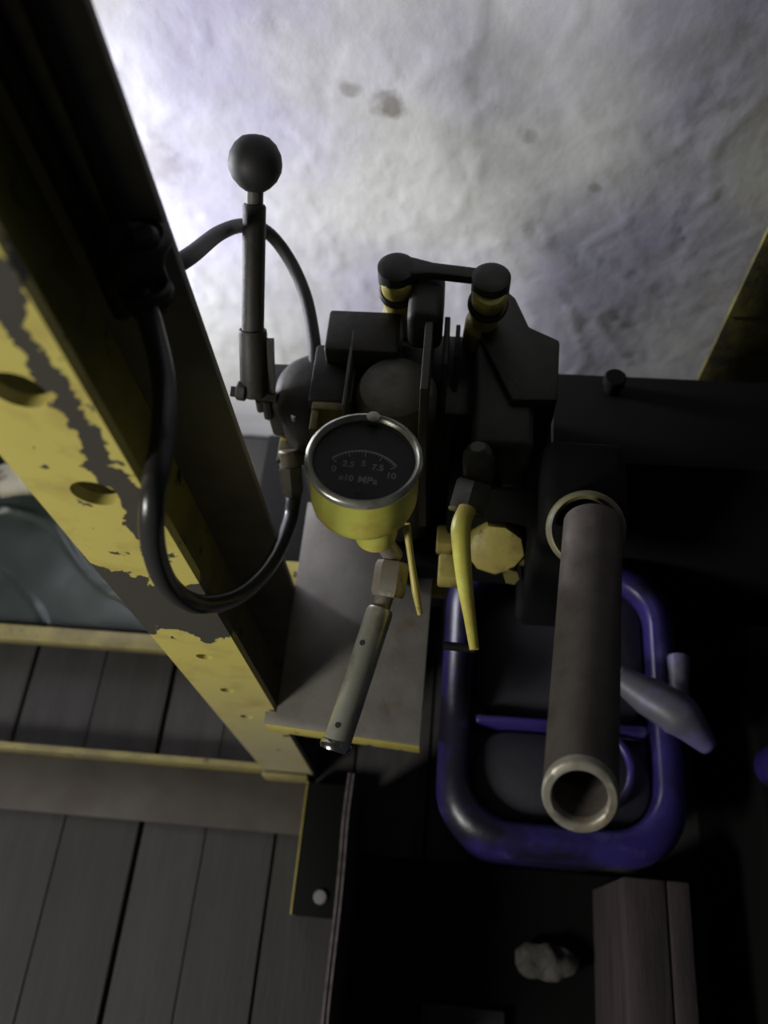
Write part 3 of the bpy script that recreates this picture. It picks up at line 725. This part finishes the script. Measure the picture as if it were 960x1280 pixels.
p = P(962, 938, z=.40)
bb = MB().lathe((p.x + .042, p.y, .3005), (0, 0, 1), [(.028, 0), (.030, .006), (.030, .08), (.026, .10), (.013, .112), (.012, .125), (0, .126)], 36)
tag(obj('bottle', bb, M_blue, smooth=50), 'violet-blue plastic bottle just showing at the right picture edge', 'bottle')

# ------------------------------------------------------------------ crate under the tub
cr = thing('crate', 'open dark wooden crate on the floor, reddish grooved board on its right', 'crate', (.1, 0.0, 0))
def sidep(x0, x1, z0, z1, y0, y1, n=24):
    mb = MB(); A = []
    for i in range(n + 1):
        y = y0 + (y1 - y0) * i / n; wv = noise.noise(Vector((y * 9, 3, 0))) * .004
        A.append([mb.bm.verts.new((x + wv, y, z)) for (x, z) in ((x0, z0), (x1, z0), (x1, z1), (x0, z1))])
    for a_, b_ in zip(A[:-1], A[1:]):
        for k in range(4): mb.bm.faces.new((a_[k], a_[(k + 1) % 4], b_[(k + 1) % 4], b_[k]))
    mb.bm.faces.new(A[0]); mb.bm.faces.new(list(reversed(A[-1]))); return mb
obj('left_panel', sidep(-.126, -.117, .003, .244, -.20, .2315), M_pane, cr)
obj('panel_edge', sidep(-.1263, -.1225, .2445, .2495, -.20, .2315), M_edge, cr, label='pale raw upper edge')
obj('panel_edge', sidep(-.1205, -.1167, .2445, .2475, -.20, .2315), M_edge, cr, label='pale raw upper edge')
obj('bottom_board', MB().box((-.116, -.20, .001), (.42, .147, .012)), M_black, cr)
obj('side_board', MB().box((.262, -.20, .0125), (.318, .126, .25), bev=.003), M_crate, cr)
obj('side_board', MB().box((.3205, -.20, .0125), (.350, .126, .25), bev=.003), M_crate, cr)
obj('slat', MB().box((.0, -.085, .0125), (.125, -.055, .03), bev=.002), M_wood[1], cr)
obj('slat', MB().box((-.02, -.13, .0125), (.115, -.095, .028), bev=.002), M_wood[2], cr)
for (u, v, sx, sy, sz, lab, sd) in ((682, 1202, .050, .026, .02, 'rough grey stone lying inside the dark crate', 5), (785, 1272, .024, .014, .014, 'small grey stone at the bottom picture edge inside the crate', 11)):
    p = P(u, v, z=.03); mb = MB(); bmesh.ops.create_icosphere(mb.bm, subdivisions=4, radius=1.0)
    for v_ in mb.bm.verts: v_.co = Vector((v_.co.x * sx, v_.co.y * sy, v_.co.z * sz)) + Vector((p.x, p.y, .0125 + sz))
    mb.rough(.007, 60, sd)
    mz = min(v_.co.z for v_ in mb.bm.verts)
    for v_ in mb.bm.verts: v_.co.z += .0125 - mz
    tag(obj('stone', mb, M_stone, smooth=50), lab, 'stone')

# ------------------------------------------------------------------ black tank at the right, second upright
tk = thing('black_tank', 'large black oil tank with a small filler stub, filling the right side', 'tank', (.45, .57, 0))
tx0 = .127
TKY = .565
obj('body', MB().box((tx0, TKY, .0), (.95, .69, .60), bev=.006), M_black, tk)
a = P(768, 476, z=.625)
obj('filler_stub', MB().lathe((a.x, a.y, .5995), (0, 0, 1), [(.010, 0), (.010, .020), (.014, .022), (.014, .032), (.012, .034)], 20), M_black, tk)
obj('lid', MB().box((tx0 - .004, TKY - .004, .6005), (.95, .694, .606), bev=.001), M_black, tk)
cabi = MB().box((.44, -.35, .0), (.95, .485, .30), bev=.006)
tag(obj('storage_box', cabi, M_black), 'low black steel box along the lower right picture edge', 'box')
ru = thing('press_upright', 'greasy yellow upright by the white wall at the right picture edge', 'steel post', (.42, .82, 0))
obj('front_flange', MB().box((.356, .80, .0), (.47, .809, 1.42), bev=.001), M_yel_dirty, ru)
obj('web', MB().box((.462, .8092, .0), (.47, .93, 1.42), bev=.001), M_yel_dirty, ru)
